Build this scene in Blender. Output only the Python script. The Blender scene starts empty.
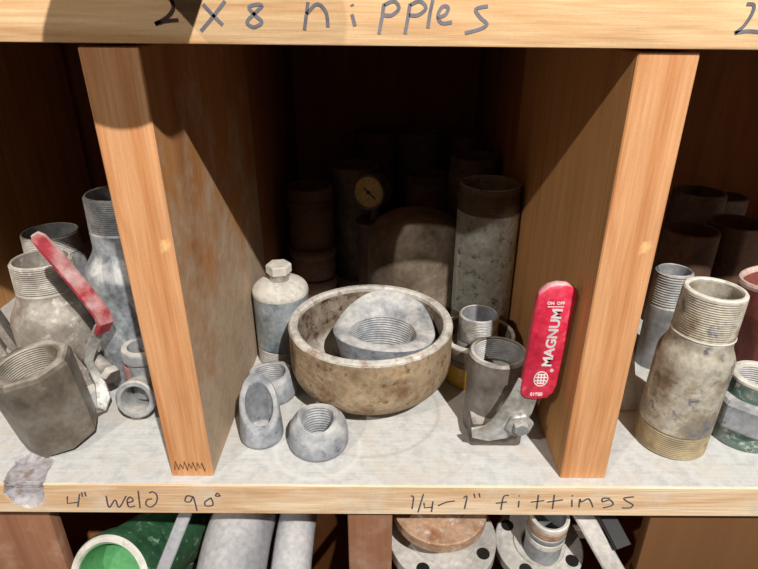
import bpy, bmesh, math, random
from mathutils import Vector, Matrix, noise
PI = math.pi
scn = bpy.context.scene
COL = scn.collection
random.seed(4)

# ------------------------------------------------------------------ camera
RGT = Vector((0.99999, 0.0056, 0.0020)); FWD = Vector((-0.0042, 0.9022, -0.4312))
FWD.normalize(); RGT = (RGT - FWD * RGT.dot(FWD)).normalized(); UPV = RGT.cross(FWD)
CAM = Vector((-0.0063, -0.4319, 0.4324)); FPX = 569.8
cd = bpy.data.cameras.new('camera'); cam = bpy.data.objects.new('camera', cd); COL.objects.link(cam)
cam.matrix_world = Matrix(((RGT.x, UPV.x, -FWD.x, CAM.x), (RGT.y, UPV.y, -FWD.y, CAM.y), (RGT.z, UPV.z, -FWD.z, CAM.z), (0, 0, 0, 1)))
cd.sensor_width = 36; cd.lens = FPX / 758 * 36; cd.clip_start = .01
scn.camera = cam
# ------------------------------------------------------------------ world, lamps, exposure
w = bpy.data.worlds.new('world'); scn.world = w; w.use_nodes = True
w.node_tree.nodes['Background'].inputs[0].default_value = (1, .93, .85, 1)
w.node_tree.nodes['Background'].inputs[1].default_value = .045
def lamp(name, loc, power, size, col):
    l = bpy.data.lights.new(name, 'POINT'); l.energy = power; l.shadow_soft_size = size; l.color = col
    o = bpy.data.objects.new(name, l); o.location = loc; COL.objects.link(o); return o
lamp('work_lamp_right', (.70, -1.72, 2.13), 420, .022, (1, .965, .92))
lamp('work_lamp_left', (-1.25, -1.62, 1.67), 88, .02, (1, .94, .87))
vs = scn.view_settings
vs.view_transform = 'Standard'; vs.look = 'None'; vs.gamma = 1; vs.use_curve_mapping = False; vs.exposure = 0

# ------------------------------------------------------------------ helpers
def lin(c):
    return tuple([((x / 255) / 12.92 if x / 255 <= .04045 else ((x / 255 + .055) / 1.055) ** 2.4) for x in c]) + (1,)
def nodes(name):
    m = bpy.data.materials.new(name); m.use_nodes = True
    nt = m.node_tree; return m, nt, nt.nodes, nt.links, nt.nodes['Principled BSDF']
def N(ns, t, **k):
    n = ns.new(t)
    for a, b in k.items():
        if a in n.inputs: n.inputs[a].default_value = b
        else: setattr(n, a, b)
    return n
def ramp(ns, stops):
    r = ns.new('ShaderNodeValToRGB'); e = r.color_ramp.elements
    while len(e) < len(stops): e.new(.5)
    for i, (p, c) in enumerate(stops): e[i].position = p; e[i].color = c
    return r
def mixc(ns, ls, fac, a, b, mode='MIX'):
    m = ns.new('ShaderNodeMix'); m.data_type = 'RGBA'; m.blend_type = mode
    for sock, v in ((m.inputs[0], fac), (m.inputs[6], a), (m.inputs[7], b)):
        if isinstance(v, (int, float)): sock.default_value = v
        elif isinstance(v, tuple): sock.default_value = v
        else: ls.new(v, sock)
    return m.outputs[2]
def metal(name, cols, scale=28, spots=None, spot_amt=.62, dust=None, dust_amt=.0, rough=.55, metallic=.35, bump=.15, bscale=160):
    m, nt, ns, ls, P = nodes(name)
    tc = ns.new('ShaderNodeTexCoord')
    oi = ns.new('ShaderNodeObjectInfo'); ad = ns.new('ShaderNodeVectorMath'); ad.operation = 'ADD'
    mu = ns.new('ShaderNodeMath'); mu.operation = 'MULTIPLY'; mu.inputs[1].default_value = 13; ls.new(oi.outputs['Random'], mu.inputs[0])
    ls.new(tc.outputs['Object'], ad.inputs[0]); ls.new(mu.outputs[0], ad.inputs[1]); V = ad.outputs[0]
    n1 = N(ns, 'ShaderNodeTexNoise', Scale=scale, Detail=6, Roughness=.62); ls.new(V, n1.inputs['Vector'])
    k = len(cols); r1 = ramp(ns, [(.32 + .36 * i / (k - 1), lin(c)) for i, c in enumerate(cols)]); ls.new(n1.outputs[0], r1.inputs[0])
    c = r1.outputs[0]
    if spots:
        n2 = N(ns, 'ShaderNodeTexNoise', Scale=scale * 2.6, Detail=8, Roughness=.7); ls.new(V, n2.inputs['Vector'])
        r2 = ramp(ns, [(spot_amt - .05, (0, 0, 0, 1)), (spot_amt + .06, (1, 1, 1, 1))]); ls.new(n2.outputs[0], r2.inputs[0])
        c = mixc(ns, ls, r2.outputs[0], c, lin(spots))
    n3 = N(ns, 'ShaderNodeTexNoise', Scale=bscale, Detail=4); ls.new(V, n3.inputs['Vector'])
    if dust:
        g = ns.new('ShaderNodeNewGeometry'); sp = ns.new('ShaderNodeSeparateXYZ'); ls.new(g.outputs['Normal'], sp.inputs[0])
        n4 = N(ns, 'ShaderNodeTexNoise', Scale=scale * .9, Detail=5); ls.new(V, n4.inputs['Vector'])
        a = ns.new('ShaderNodeMath'); a.operation = 'MULTIPLY_ADD'; a.inputs[1].default_value = .35; ls.new(sp.outputs[2], a.inputs[0]); ls.new(n4.outputs[0], a.inputs[2])
        r4 = ramp(ns, [(.75 - dust_amt, (0, 0, 0, 1)), (1.0 - dust_amt * .7, (1, 1, 1, 1))]); ls.new(a.outputs[0], r4.inputs[0])
        c = mixc(ns, ls, r4.outputs[0], c, lin(dust))
        ra = ns.new('ShaderNodeMath'); ra.operation = 'MULTIPLY_ADD'; ra.inputs[1].default_value = .3; ra.inputs[2].default_value = rough; ls.new(r4.outputs[0], ra.inputs[0]); ls.new(ra.outputs[0], P.inputs['Roughness'])
        me = ns.new('ShaderNodeMath'); me.operation = 'MULTIPLY_ADD'; me.inputs[1].default_value = -metallic; me.inputs[2].default_value = metallic; ls.new(r4.outputs[0], me.inputs[0]); ls.new(me.outputs[0], P.inputs['Metallic'])
    else:
        P.inputs['Roughness'].default_value = rough; P.inputs['Metallic'].default_value = metallic
    c = mixc(ns, ls, .55, c, mixc(ns, ls, n3.outputs[0], (.3, .29, .28, 1), (1.65, 1.65, 1.65, 1)), 'MULTIPLY')
    n7 = N(ns, 'ShaderNodeTexNoise', Scale=scale * .45, Detail=7, Roughness=.7); ls.new(V, n7.inputs['Vector'])
    r7 = ramp(ns, [(.34, (.62, .6, .57, 1)), (.56, (1.06, 1.06, 1.06, 1))]); ls.new(n7.outputs[0], r7.inputs[0]); c = mixc(ns, ls, .7, c, r7.outputs[0], 'MULTIPLY')
    ls.new(c, P.inputs['Base Color'])
    b = N(ns, 'ShaderNodeBump', Strength=bump, Distance=.0015); ls.new(n3.outputs[0], b.inputs['Height']); ls.new(b.outputs[0], P.inputs['Normal'])
    return m
def wood(name, cols, axis='z', freq=26, dust=None, dlo=.5, dhi=.65, rings=None, spots=None, streak=1.0, rough=.75, dmask=None):
    """grain runs along axis; dust = soft patches of settled grey dust"""
    m, nt, ns, ls, P = nodes(name)
    tc = ns.new('ShaderNodeTexCoord'); V = tc.outputs['Object']
    mp = ns.new('ShaderNodeMapping'); s = [1, 1, 1]; s['xyz'.index(axis)] = .07; mp.inputs['Scale'].default_value = s; ls.new(V, mp.inputs[0])
    n1 = N(ns, 'ShaderNodeTexNoise', Scale=freq, Detail=5, Roughness=.55, Distortion=.6); ls.new(mp.outputs[0], n1.inputs['Vector'])
    k = len(cols); r1 = ramp(ns, [(.3 + .4 * i / (k - 1), lin(c)) for i, c in enumerate(cols)]); ls.new(n1.outputs[0], r1.inputs[0])
    mp2 = ns.new('ShaderNodeMapping'); s = [1, 1, 1]; s['xyz'.index(axis)] = .045; mp2.inputs['Scale'].default_value = s; ls.new(V, mp2.inputs[0])
    n2 = N(ns, 'ShaderNodeTexNoise', Scale=freq * 12, Detail=3); ls.new(mp2.outputs[0], n2.inputs['Vector'])
    c = mixc(ns, ls, .5 * streak, r1.outputs[0], mixc(ns, ls, n2.outputs[0], (.45, .38, .3, 1), (1.5, 1.5, 1.5, 1)), 'MULTIPLY')
    n5 = N(ns, 'ShaderNodeTexNoise', Scale=420, Detail=3)
    ls.new(V, n5.inputs['Vector'])
    c = mixc(ns, ls, .18, c, mixc(ns, ls, n5.outputs[0], (.5, .45, .4, 1), (1.45, 1.45, 1.45, 1)), 'MULTIPLY')
    if spots:
        n3 = N(ns, 'ShaderNodeTexNoise', Scale=34, Detail=5); ls.new(V, n3.inputs['Vector'])
        r3 = ramp(ns, [(.66, (0, 0, 0, 1)), (.74, (1, 1, 1, 1))]); ls.new(n3.outputs[0], r3.inputs[0]); c = mixc(ns, ls, r3.outputs[0], c, lin(spots))
    if dust:
        n4 = N(ns, 'ShaderNodeTexNoise', Scale=13, Detail=7, Roughness=.65); ls.new(V, n4.inputs['Vector'])
        h = n4.outputs[0]
        if dmask:   # (axis, from, to, strength): dust lies thicker towards one end of the board
            sp = ns.new('ShaderNodeSeparateXYZ'); ls.new(V, sp.inputs[0])
            mr = ns.new('ShaderNodeMapRange'); mr.inputs[1].default_value = dmask[1]; mr.inputs[2].default_value = dmask[2]; mr.inputs[3].default_value = dmask[3]; mr.inputs[4].default_value = 0
            ls.new(sp.outputs['xyz'.index(dmask[0])], mr.inputs[0])
            a = ns.new('ShaderNodeMath'); a.operation = 'ADD'; ls.new(h, a.inputs[0]); ls.new(mr.outputs[0], a.inputs[1]); h = a.outputs[0]
        r4 = ramp(ns, [(dlo, (0, 0, 0, 1)), (dhi, (1, 1, 1, 1))]); ls.new(h, r4.inputs[0])
        n6 = N(ns, 'ShaderNodeTexNoise', Scale=70, Detail=9, Roughness=.72); ls.new(V, n6.inputs['Vector'])
        dc = ramp(ns, [(.3, tuple(x * .72 for x in lin(dust)[:3]) + (1,)), (.55, lin(dust))]); ls.new(n6.outputs[0], dc.inputs[0])
        c = mixc(ns, ls, r4.outputs[0], c, dc.outputs[0])
    for (cx, cy, R, wd, colr) in (rings or []):   # ring stains left by parts that stood here
        sub = ns.new('ShaderNodeVectorMath'); sub.operation = 'SUBTRACT'; sub.inputs[1].default_value = (cx, cy, 0); ls.new(V, sub.inputs[0])
        sx = ns.new('ShaderNodeVectorMath'); sx.operation = 'MULTIPLY'; sx.inputs[1].default_value = (1, 1, 0); ls.new(sub.outputs[0], sx.inputs[0])
        ln = ns.new('ShaderNodeVectorMath'); ln.operation = 'LENGTH'; ls.new(sx.outputs[0], ln.inputs[0])
        d = ns.new('ShaderNodeMath'); d.operation = 'SUBTRACT'; d.inputs[1].default_value = R; ls.new(ln.outputs['Value'], d.inputs[0])
        ab = ns.new('ShaderNodeMath'); ab.operation = 'ABSOLUTE'; ls.new(d.outputs[0], ab.inputs[0])
        mr = ns.new('ShaderNodeMapRange'); mr.inputs[1].default_value = 0; mr.inputs[2].default_value = wd; mr.inputs[3].default_value = .5; mr.inputs[4].default_value = 0; ls.new(ab.outputs[0], mr.inputs[0])
        c = mixc(ns, ls, mr.outputs[0], c, lin(colr))
    ls.new(c, P.inputs['Base Color']); P.inputs['Roughness'].default_value = rough
    P.inputs['Specular IOR Level'].default_value = .25
    b = N(ns, 'ShaderNodeBump', Strength=.35, Distance=.0012); ls.new(n2.outputs[0], b.inputs['Height']); ls.new(b.outputs[0], P.inputs['Normal'])
    return m
def flat(name, c, rough=.6, metallic=0):
    return metal(name, [tuple(x * .93 for x in c), c], metallic=metallic, rough=rough, bump=.05)

# --- mesh building
def link(name, bm, mat, parent=None, loc=None, rot=None, sharp=32, mats=None):
    bmesh.ops.remove_doubles(bm, verts=bm.verts, dist=1e-6)
    bmesh.ops.recalc_face_normals(bm, faces=bm.faces)
    me = bpy.data.meshes.new(name); bm.to_mesh(me); bm.free()
    for p in me.polygons: p.use_smooth = True
    me.set_sharp_from_angle(angle=math.radians(sharp))
    for mm in (mats or [mat]): me.materials.append(mm)
    o = bpy.data.objects.new(name, me); COL.objects.link(o)
    if parent: o.parent = parent
    if loc is not None: o.location = loc
    if rot is not None: o.rotation_euler = rot
    return o
def thing(name, label, cat, loc=(0, 0, 0), rot=(0, 0, 0), group=None):
    o = bpy.data.objects.new(name, None); o.empty_display_size = .02; COL.objects.link(o)
    o.location = loc; o.rotation_euler = rot; o['label'] = label; o['category'] = cat
    if group: o['group'] = group
    return o
def tag(o, label, cat, group=None):
    o['label'] = label; o['category'] = cat
    if group: o['group'] = group
    return o
def struct(o): o['kind'] = 'structure'; return o
def lathe(bm, prof, n=56, closed=True, rf=None, M=None, zf=None):
    """spin (r,z) profile round z; rf(theta,i)->radius factor, zf(theta,i,z)->z"""
    rings = []
    for i, (r, z) in enumerate(prof):
        if r <= 1e-7:
            v = bm.verts.new((0, 0, z)); rings.append([v]); continue
        ring = []
        for k in range(n):
            t = 2 * PI * k / n; R = r * (rf(t, i) if rf else 1); Z = zf(t, i, z) if zf else z
            ring.append(bm.verts.new((R * math.cos(t), R * math.sin(t), Z)))
        rings.append(ring)
    pairs = list(zip(rings, rings[1:])) + ([(rings[-1], rings[0])] if closed else [])
    for a, b in pairs:
        if len(a) == 1 and len(b) == 1: continue
        for k in range(n):
            k2 = (k + 1) % n
            if len(a) == 1: bm.faces.new((a[0], b[k], b[k2]))
            elif len(b) == 1: bm.faces.new((a[k], a[k2], b[0]))
            else: bm.faces.new((a[k], a[k2], b[k2], b[k]))
    if M is not None:
        vs_ = [v for r in rings for v in r]; bmesh.ops.transform(bm, matrix=M, verts=vs_)
    return rings
def polyf(k, ph=0, rnd=0):
    def f(t, i=0):
        a = 2 * PI / k; x = ((t - ph) % a) - a / 2
        return (math.cos(a / 2) / math.cos(x)) * (1 - rnd) + rnd * .97
    return f
def box(bm, x0, y0, z0, x1, y1, z1, bev=0, M=None, seg=2):
    vs_ = [bm.verts.new(p) for p in ((x0, y0, z0), (x1, y0, z0), (x1, y1, z0), (x0, y1, z0), (x0, y0, z1), (x1, y0, z1), (x1, y1, z1), (x0, y1, z1))]
    fs = [bm.faces.new([vs_[i] for i in f]) for f in ((0, 3, 2, 1), (4, 5, 6, 7), (0, 1, 5, 4), (1, 2, 6, 5), (2, 3, 7, 6), (3, 0, 4, 7))]
    if bev:
        es = list({e for f in fs for e in f.edges})
        r = bmesh.ops.bevel(bm, geom=es, offset=bev, segments=seg, affect='EDGES', profile=.5)
        vs_ = list({v for f in r['faces'] for v in f.verts} | {v for v in vs_ if v.is_valid})
    if M is not None: bmesh.ops.transform(bm, matrix=M, verts=[v for v in vs_ if v.is_valid])
def thread_prof(r, z0, z1, pitch=.0021, depth=.0011, inner=None, taper=0.0):
    """closed profile of a threaded sleeve (outside thread)"""
    n = max(2, int(abs(z1 - z0) / pitch)); p = []
    for i in range(n):
        a = z0 + (z1 - z0) * i / n; h = (z1 - z0) / n; rr = r * (1 - taper * i / n)
        p += [(rr - depth, a), (rr, a + h * .35), (rr, a + h * .55), (rr - depth, a + h * .95)]
    inn = inner if inner is not None else r - depth - .001
    p += [(inn, z1), (inn, z0)]
    return p
def inner_thread_prof(r, z0, z1, pitch=.0021, depth=.001, back=.0015):
    n = max(2, int(abs(z1 - z0) / pitch)); p = []
    for i in range(n):
        a = z0 + (z1 - z0) * i / n; h = (z1 - z0) / n
        p += [(r + depth, a), (r, a + h * .4), (r, a + h * .6), (r + depth, a + h * .98)]
    p += [(r + back, z1), (r + back, z0)]
    return p
def T(loc=(0, 0, 0), rx=0, ry=0, rz=0, s=None):
    m = Matrix.Translation(loc) @ Matrix.Rotation(rz, 4, 'Z') @ Matrix.Rotation(ry, 4, 'Y') @ Matrix.Rotation(rx, 4, 'X')
    if s: m = m @ Matrix.Diagonal((s[0], s[1], s[2], 1))
    return m
def ribbon(bm, pts, wds, wdir, th):
    """bent flat bar: centre points, widths, width directions, thickness"""
    pts = [Vector(p) for p in pts]; rows = []
    for i, p in enumerate(pts):
        t = (pts[min(i + 1, len(pts) - 1)] - pts[max(i - 1, 0)]).normalized()
        wd = Vector(wdir[i] if isinstance(wdir[0], (tuple, list)) else wdir); wd = (wd - t * wd.dot(t)).normalized(); nn = t.cross(wd)
        a, b = wd * wds[i] / 2, nn * th / 2; c = wds[i] / 2 - th * .3
        rows.append([bm.verts.new(q) for q in (p - a - b * .4, p - wd * c - b, p + wd * c - b, p + a - b * .4, p + a + b * .4, p + wd * c + b, p - wd * c + b, p - a + b * .4)])
    for r, s in zip(rows, rows[1:]):
        for k in range(8): bm.faces.new((r[k], r[(k + 1) % 8], s[(k + 1) % 8], s[k]))
    bm.faces.new(rows[0]); bm.faces.new(list(reversed(rows[-1])))
def tube(bm, pts, r, n=6):
    pts = [Vector(p) for p in pts]; rows = []
    for i, p in enumerate(pts):
        t = (pts[min(i + 1, len(pts) - 1)] - pts[max(i - 1, 0)]).normalized()
        a = t.orthogonal().normalized(); b = t.cross(a)
        if rows: 
            a = (la - t * la.dot(t)).normalized(); b = t.cross(a)
        la = a
        rows.append([bm.verts.new(p + (a * math.cos(2 * PI * k / n) + b * math.sin(2 * PI * k / n)) * r) for k in range(n)])
    for q, s in zip(rows, rows[1:]):
        for k in range(n): bm.faces.new((q[k], q[(k + 1) % n], s[(k + 1) % n], s[k]))
    bm.faces.new(rows[0]); bm.faces.new(list(reversed(rows[-1])))

# ------------------------------------------------------------------ materials
pine_front = wood('pine_edge', [(222, 180, 132), (232, 196, 152), (208, 162, 114), (236, 204, 162)], 'x', 30, streak=1.1)
pine_low = wood('pine_edge_pale', [(226, 190, 150), (238, 214, 182), (214, 176, 136), (240, 218, 186)], 'x', 34, streak=1.1, dust=(226, 212, 190), dlo=.5, dhi=.75)
shelf_dust = wood('dusty_shelf_top', [(205, 195, 180), (214, 206, 192)], 'x', 20, dust=(208, 208, 205), dlo=.3, dhi=.5, streak=.3,
                  rings=[(-.02, .125, .083, .0035, (172, 166, 156)), (-.075, .055, .046, .004, (226, 223, 216)), (-.0, .09, .1, .003, (192, 187, 178))])
chip_mat = metal('bruised_grey_chip', [(120, 108, 104), (168, 163, 166), (176, 172, 176), (140, 126, 116)], 60, metallic=0, rough=.7)
edge_wood = wood('divider_edge', [(204, 146, 98), (214, 160, 114), (196, 134, 86), (224, 176, 132)], 'z', 30, streak=1.15, spots=(236, 190, 130))
side_dusty = wood('divider_side_dusty', [(170, 118, 70), (182, 130, 82), (150, 98, 56)], 'z', 16, streak=.9, dust=(192, 168, 142), dlo=.55, dhi=.76, dmask=('z', .04, .38, .36))
side_brown = wood('divider_side_brown', [(184, 134, 84), (196, 146, 94), (164, 116, 68)], 'z', 18, streak=1.0)
ply = wood('old_plywood', [(140, 88, 50), (154, 100, 60), (122, 74, 40)], 'z', 12, streak=.6)
ply_low = wood('reddish_plywood', [(134, 92, 68), (150, 106, 80), (120, 80, 58)], 'z', 12, dust=(184, 150, 128), dlo=.5, dhi=.75)
card = wood('tan_panel', [(104, 70, 42), (116, 80, 50)], 'z', 8, streak=.3)
ink = flat('marker_ink', (88, 85, 92), .7)
ink_pale = flat('faded_marker_ink', (122, 119, 126), .7)
ink_brown = flat('brown_marker_ink', (78, 50, 38), .7)

galv = metal('galvanised_grey', [(132, 134, 136), (160, 163, 166), (178, 180, 182)], 26, dust=(196, 190, 180), dust_amt=.12, metallic=.25, rough=.5)
galv_blue = metal('galvanised_blue', [(128, 136, 142), (158, 166, 172), (184, 190, 192)], 40, spots=(112, 122, 136), spot_amt=.66, dust=(206, 204, 200), dust_amt=.12, metallic=.25, rough=.45)
bottle_m = metal('blue_grey_steel', [(98, 112, 124), (138, 150, 158), (160, 168, 172), (112, 124, 134)], 34, spots=(176, 178, 176), spot_amt=.62, dust=(224, 222, 212), dust_amt=.14, metallic=.2, rough=.5)
white_dust = metal('white_dusty_steel', [(206, 202, 192), (222, 218, 208), (190, 184, 172)], 40, metallic=.05, rough=.8)
zinc = metal('zinc_grey', [(136, 140, 147), (154, 158, 164), (168, 171, 176)], 44, spots=(108, 112, 122), spot_amt=.62, dust=(190, 188, 184), dust_amt=.1, metallic=.15, rough=.6)
dusty_red = metal('dusty_reducer_steel', [(128, 114, 104), (152, 144, 134), (166, 160, 152)], 26, spots=(208, 202, 192), spot_amt=.6, dust=(198, 192, 182), dust_amt=.18, metallic=.15, rough=.6)
valve_m = metal('old_valve_body', [(98, 90, 80), (126, 117, 104), (142, 136, 128)], 24, spots=(172, 160, 142), spot_amt=.68, dust=(176, 168, 156), dust_amt=.08, metallic=.3, rough=.5)
valve_g = metal('grey_valve_body', [(92, 84, 78), (118, 110, 103), (138, 130, 122)], 26, spots=(176, 150, 136), spot_amt=.66, dust=(204, 198, 190), dust_amt=.12, metallic=.3, rough=.45)
stainless = metal('dull_steel', [(150, 140, 126), (184, 182, 176), (198, 202, 202)], 40, spots=(146, 118, 90), spot_amt=.64, metallic=.4, rough=.4)
rusty = metal('rusty_bowl', [(120, 92, 66), (150, 128, 100), (170, 150, 122), (160, 118, 72)], 34, spots=(104, 70, 48), spot_amt=.61, dust=(176, 166, 150), dust_amt=.1, metallic=.05, rough=.8, bump=.6)
rust_in = metal('rusty_bowl_inside', [(120, 104, 88), (150, 138, 122), (110, 84, 62)], 24, spots=(78, 50, 34), spot_amt=.55, dust=(198, 192, 182), dust_amt=.1, metallic=.05, rough=.85, bump=.6)
rimdust = metal('dusty_rim', [(196, 190, 180), (210, 206, 198), (160, 140, 120)], 60, spots=(120, 90, 66), spot_amt=.68, metallic=0, rough=.9, bump=.5)
capm = metal('brown_cap_steel', [(94, 78, 64), (118, 104, 88), (132, 120, 106)], 22, spots=(168, 158, 144), spot_amt=.66, dust=(150, 138, 122), dust_amt=.1, metallic=.1, rough=.8, bump=.3)
tallm = metal('speckled_pipe', [(158, 158, 146), (176, 178, 168), (150, 148, 136)], 34, spots=(84, 78, 66), spot_amt=.6, metallic=.15, rough=.65)
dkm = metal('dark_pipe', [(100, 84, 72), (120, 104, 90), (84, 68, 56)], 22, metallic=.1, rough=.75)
dkrust = metal('rust_brown_pipe', [(88, 62, 48), (108, 78, 60), (72, 50, 40)], 20, spots=(140, 122, 106), spot_amt=.7, metallic=.1, rough=.8)
bigm = metal('yellowed_swage', [(128, 112, 88), (168, 158, 138), (190, 184, 170), (150, 138, 116), (120, 116, 118)], 22, spots=(104, 104, 112), spot_amt=.6, metallic=.15, rough=.6, bump=.3)
bigm_t = metal('ochre_thread', [(146, 128, 96), (168, 152, 120), (138, 124, 100)], 40, metallic=.1, rough=.7)
grn = metal('green_painted_coupling', [(58, 92, 82), (96, 124, 114), (140, 144, 138)], 40, spots=(190, 190, 184), spot_amt=.58, metallic=.1, rough=.6)
grnpaint = metal('green_paint', [(34, 74, 50), (56, 100, 68), (44, 84, 60)], 30, spots=(150, 182, 156), spot_amt=.62, metallic=0, rough=.55)
grnin = metal('bright_green_paint', [(86, 150, 96), (100, 164, 108)], 12, metallic=0, rough=.5)
redp = metal('red_vinyl_grip', [(196, 34, 62), (208, 44, 72), (216, 70, 92)], 40, dust=(228, 180, 184), dust_amt=.12, spots=(222, 120, 130), spot_amt=.70, metallic=0, rough=.45, bump=.05)
redd = metal('dusty_red_grip', [(150, 34, 46), (176, 60, 70), (160, 44, 56)], 40, dust=(206, 190, 184), dust_amt=.26, metallic=0, rough=.6, bump=.05)
redcup = metal('oxide_red', [(122, 60, 50), (140, 74, 62), (108, 50, 42)], 24, metallic=0, rough=.7)
pinkrim = metal('dusty_pink_rim', [(214, 184, 176), (226, 200, 190)], 60, metallic=0, rough=.8)
redthread = metal('red_sealed_thread', [(176, 96, 92), (196, 150, 146), (170, 110, 104)], 60, metallic=0, rough=.7)
yellow = metal('yellow_paint', [(196, 144, 30), (214, 164, 44)], 30, metallic=0, rough=.5)
whitep = flat('white_print', (240, 232, 232), .5)
gface = metal('gauge_face', [(196, 172, 110), (214, 190, 128)], 30, metallic=0, rough=.5)
blackm = flat('black_paint_hole_dark', (26, 24, 24), .5)
elbm = metal('primer_grey_elbow', [(150, 152, 158), (172, 174, 180), (160, 160, 164)], 8, dust=(190, 188, 188), dust_amt=.08, metallic=.05, rough=.6, bump=.1)
flgm = metal('dusty_flange', [(176, 172, 166), (196, 192, 186)], 20, metallic=.05, rough=.7)
rustfl = metal('rusty_flange', [(148, 100, 68), (182, 150, 124), (160, 124, 96)], 34, spots=(196, 186, 176), spot_amt=.6, metallic=.05, rough=.8, bump=.4)
drk_teal = metal('dark_teal_paint', [(44, 60, 58), (60, 78, 76), (70, 84, 82)], 26, metallic=0, rough=.6)

# ------------------------------------------------------------------ structure: shelving
TILT = math.radians(.42)
ZT = .4105           # underside of upper shelf
# lower shelf board, with a chip knocked out of its front edge
CH = [(-.3876, -.004), (-.3932, .0138), (-.3945, .0357), (-.3864, .0481), (-.372, .046), (-.3545, .034), (-.353, .018), (-.349, .003), (-.3505, -.012), (-.3522, -.0235), (-.362, -.030), (-.371, -.0325), (-.3868, -.026), (-.3925, -.012)]
def inpoly(x, y):
    c = False; n = len(CH)
    for i in range(n):
        (x1, y1), (x2, y2) = CH[i], CH[(i + 1) % n]
        if (y1 > y) != (y2 > y) and x < (x2 - x1) * (y - y1) / (y2 - y1) + x1: c = not c
    return c
def edged(x, y):
    best = 9
    for i in range(len(CH)):
        a, b = Vector(CH[i]), Vector(CH[(i + 1) % len(CH)]); p = Vector((x, y)); t = max(0, min(1, (p - a).dot(b - a) / (b - a).length_squared)); best = min(best, (p - a - (b - a) * t).length)
    return best
bm = bmesh.new()
xs = [-.92, -.5, -.43] + [-.402 + .001 * i for i in range(62)] + [-.3, -.2, -.1, 0, .1, .2, .3, .4, .5, .92]
TD = .040
prof = [(.76, -TD, 'b'), (.4, -TD, 'b'), (.002, -TD, 'b')] + [(0, -TD + .0015 + .001 * i, 'f') for i in range(37)] + [(.0, -.0012, 'f')] + [(.0015 + .001 * i, 0, 't') for i in range(60)] + [(.1, 0, 't'), (.2, 0, 't'), (.4, 0, 't'), (.76, 0, 't')]
grid = []
for x in xs:
    col = []
    for (y, z, k) in prof:
        yy, zz = y, z; t = y if k == 't' else z
        if k != 'b' and y < .07:
            jx = noise.noise(Vector((x * 130, t * 130, 9))) * .0013; xq, tq = x + jx, t - jx
            if inpoly(xq, tq):
                d = min(1, edged(xq, tq) / .009); nz = noise.noise(Vector((x * 90, t * 90, 3))) * .0015
                dep = (.0085 * d ** .5 + nz * d)
                f = .5 if abs(t) < .004 else (1 if k == 't' else 0)
                zz = z - dep * (f if k == 't' else f * .8); yy = y + dep * (1 - f if k == 'f' else (1 - f) * .8)
            elif k == 'f':
                yy = y + noise.noise(Vector((x * 14, z * 60, 0))) * .0006
        col.append(bm.verts.new((x, yy, zz)))
    grid.append(col)
for a, b in zip(grid, grid[1:]):
    for k in range(len(prof)):
        k2 = (k + 1) % len(prof)
        f = bm.faces.new((a[k], a[k2], b[k2], b[k])); c = f.calc_center_median()
        pk = prof[k][2] if prof[k][2] == prof[k2][2] else 'f'
        f.material_index = 0 if (pk == 't') else 1
        if prof[k][0] > .7 and prof[k2][0] > .7: f.material_index = 1
        tt = (prof[k][0] + prof[k2][0]) / 2 if pk == 't' else (prof[k][1] + prof[k2][1]) / 2
        if pk != 'b' and tt < .07 and inpoly(c.x + noise.noise(Vector((c.x * 130, tt * 130, 9))) * .0013, tt): f.material_index = 2
bm.faces.new(grid[0]); bm.faces.new(list(reversed(grid[-1])))
low = link('shelf_board', bm, None, mats=[shelf_dust, pine_low, chip_mat], sharp=40)
tag(low, 'lower pine shelf board with dusty top, chipped edge and marker words', 'shelf')
bm = bmesh.new(); box(bm, -.92, .007, 0, .92, .76, .045, .0015)
upb = link('shelf_board', bm, pine_front, loc=(0, 0, ZT)); upb.rotation_euler = (0, TILT, 0)
tag(upb, 'upper pine shelf board across the top with large nipples lettering', 'shelf')

def divider(name, x0, x1, z0, z1, y0, y1, front, side, label, lean=(0, 0)):
    t = thing(name, label, 'divider', ((x0 + x1) / 2, y0, z0))
    bm = bmesh.new(); hw = (x1 - x0) / 2; h = z1 - z0
    box(bm, -hw, 0, 0, hw, y1 - y0, h, .0012, seg=1)
    for v in bm.verts:
        k = v.co.z / h; v.co.x += lean[0] * k if v.co.x < 0 else lean[1] * k
    for f in bm.faces: f.material_index = 0 if abs(f.normal.y) > .5 else 1
    bm.normal_update()
    for f in bm.faces: f.material_index = 0 if f.normal.y < -.5 else 1
    link('front_board', bm, None, t, mats=[front, side])
    return t
dl = divider('shelf_divider', -.2215, -.1785, 0, .4100, .012, .345, edge_wood, side_dusty, 'left wooden divider with dust covered inner face and scribbled foot', (-.0055, -.0035))
dr = divider('shelf_divider', .1785, .2245, 0, .4070, .012, .36, edge_wood, side_brown, 'right wooden divider with knot streaks, beside the flat red valve handle', (0, -.001))
for d, y0, s in ((dl, .334, -1), (dr, .349, 1)):
    bm = bmesh.new(); box(bm, -.020, y0, 0, .018 if s < 0 else .022, .735, .4045, .001); link('rear_board', bm, ply, d)
divider('shelf_divider', -.665, -.62, 0, .4080, .012, .74, edge_wood, side_brown, 'unseen wooden divider added to keep light out of the left bay')  # added out of view to block the left lamp from the bay floor
# nailed scribble at left divider foot
bm = bmesh.new(); pts = []
for i in range(15):
    pts.append((-.017 + i * .0022, -.0008, .013 + (.006 if i % 2 else -.003) + .002 * math.sin(i * 1.7)))
tube(bm, pts, .0005, 5); link('pen_scribble', bm, ink_brown, dl)
# lower bay divider
dlow = divider('shelf_divider', -.0415, .0065, -.40, -.0405, .012, .74, ply_low, ply_low, 'short reddish wooden divider below the lower shelf')
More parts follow.
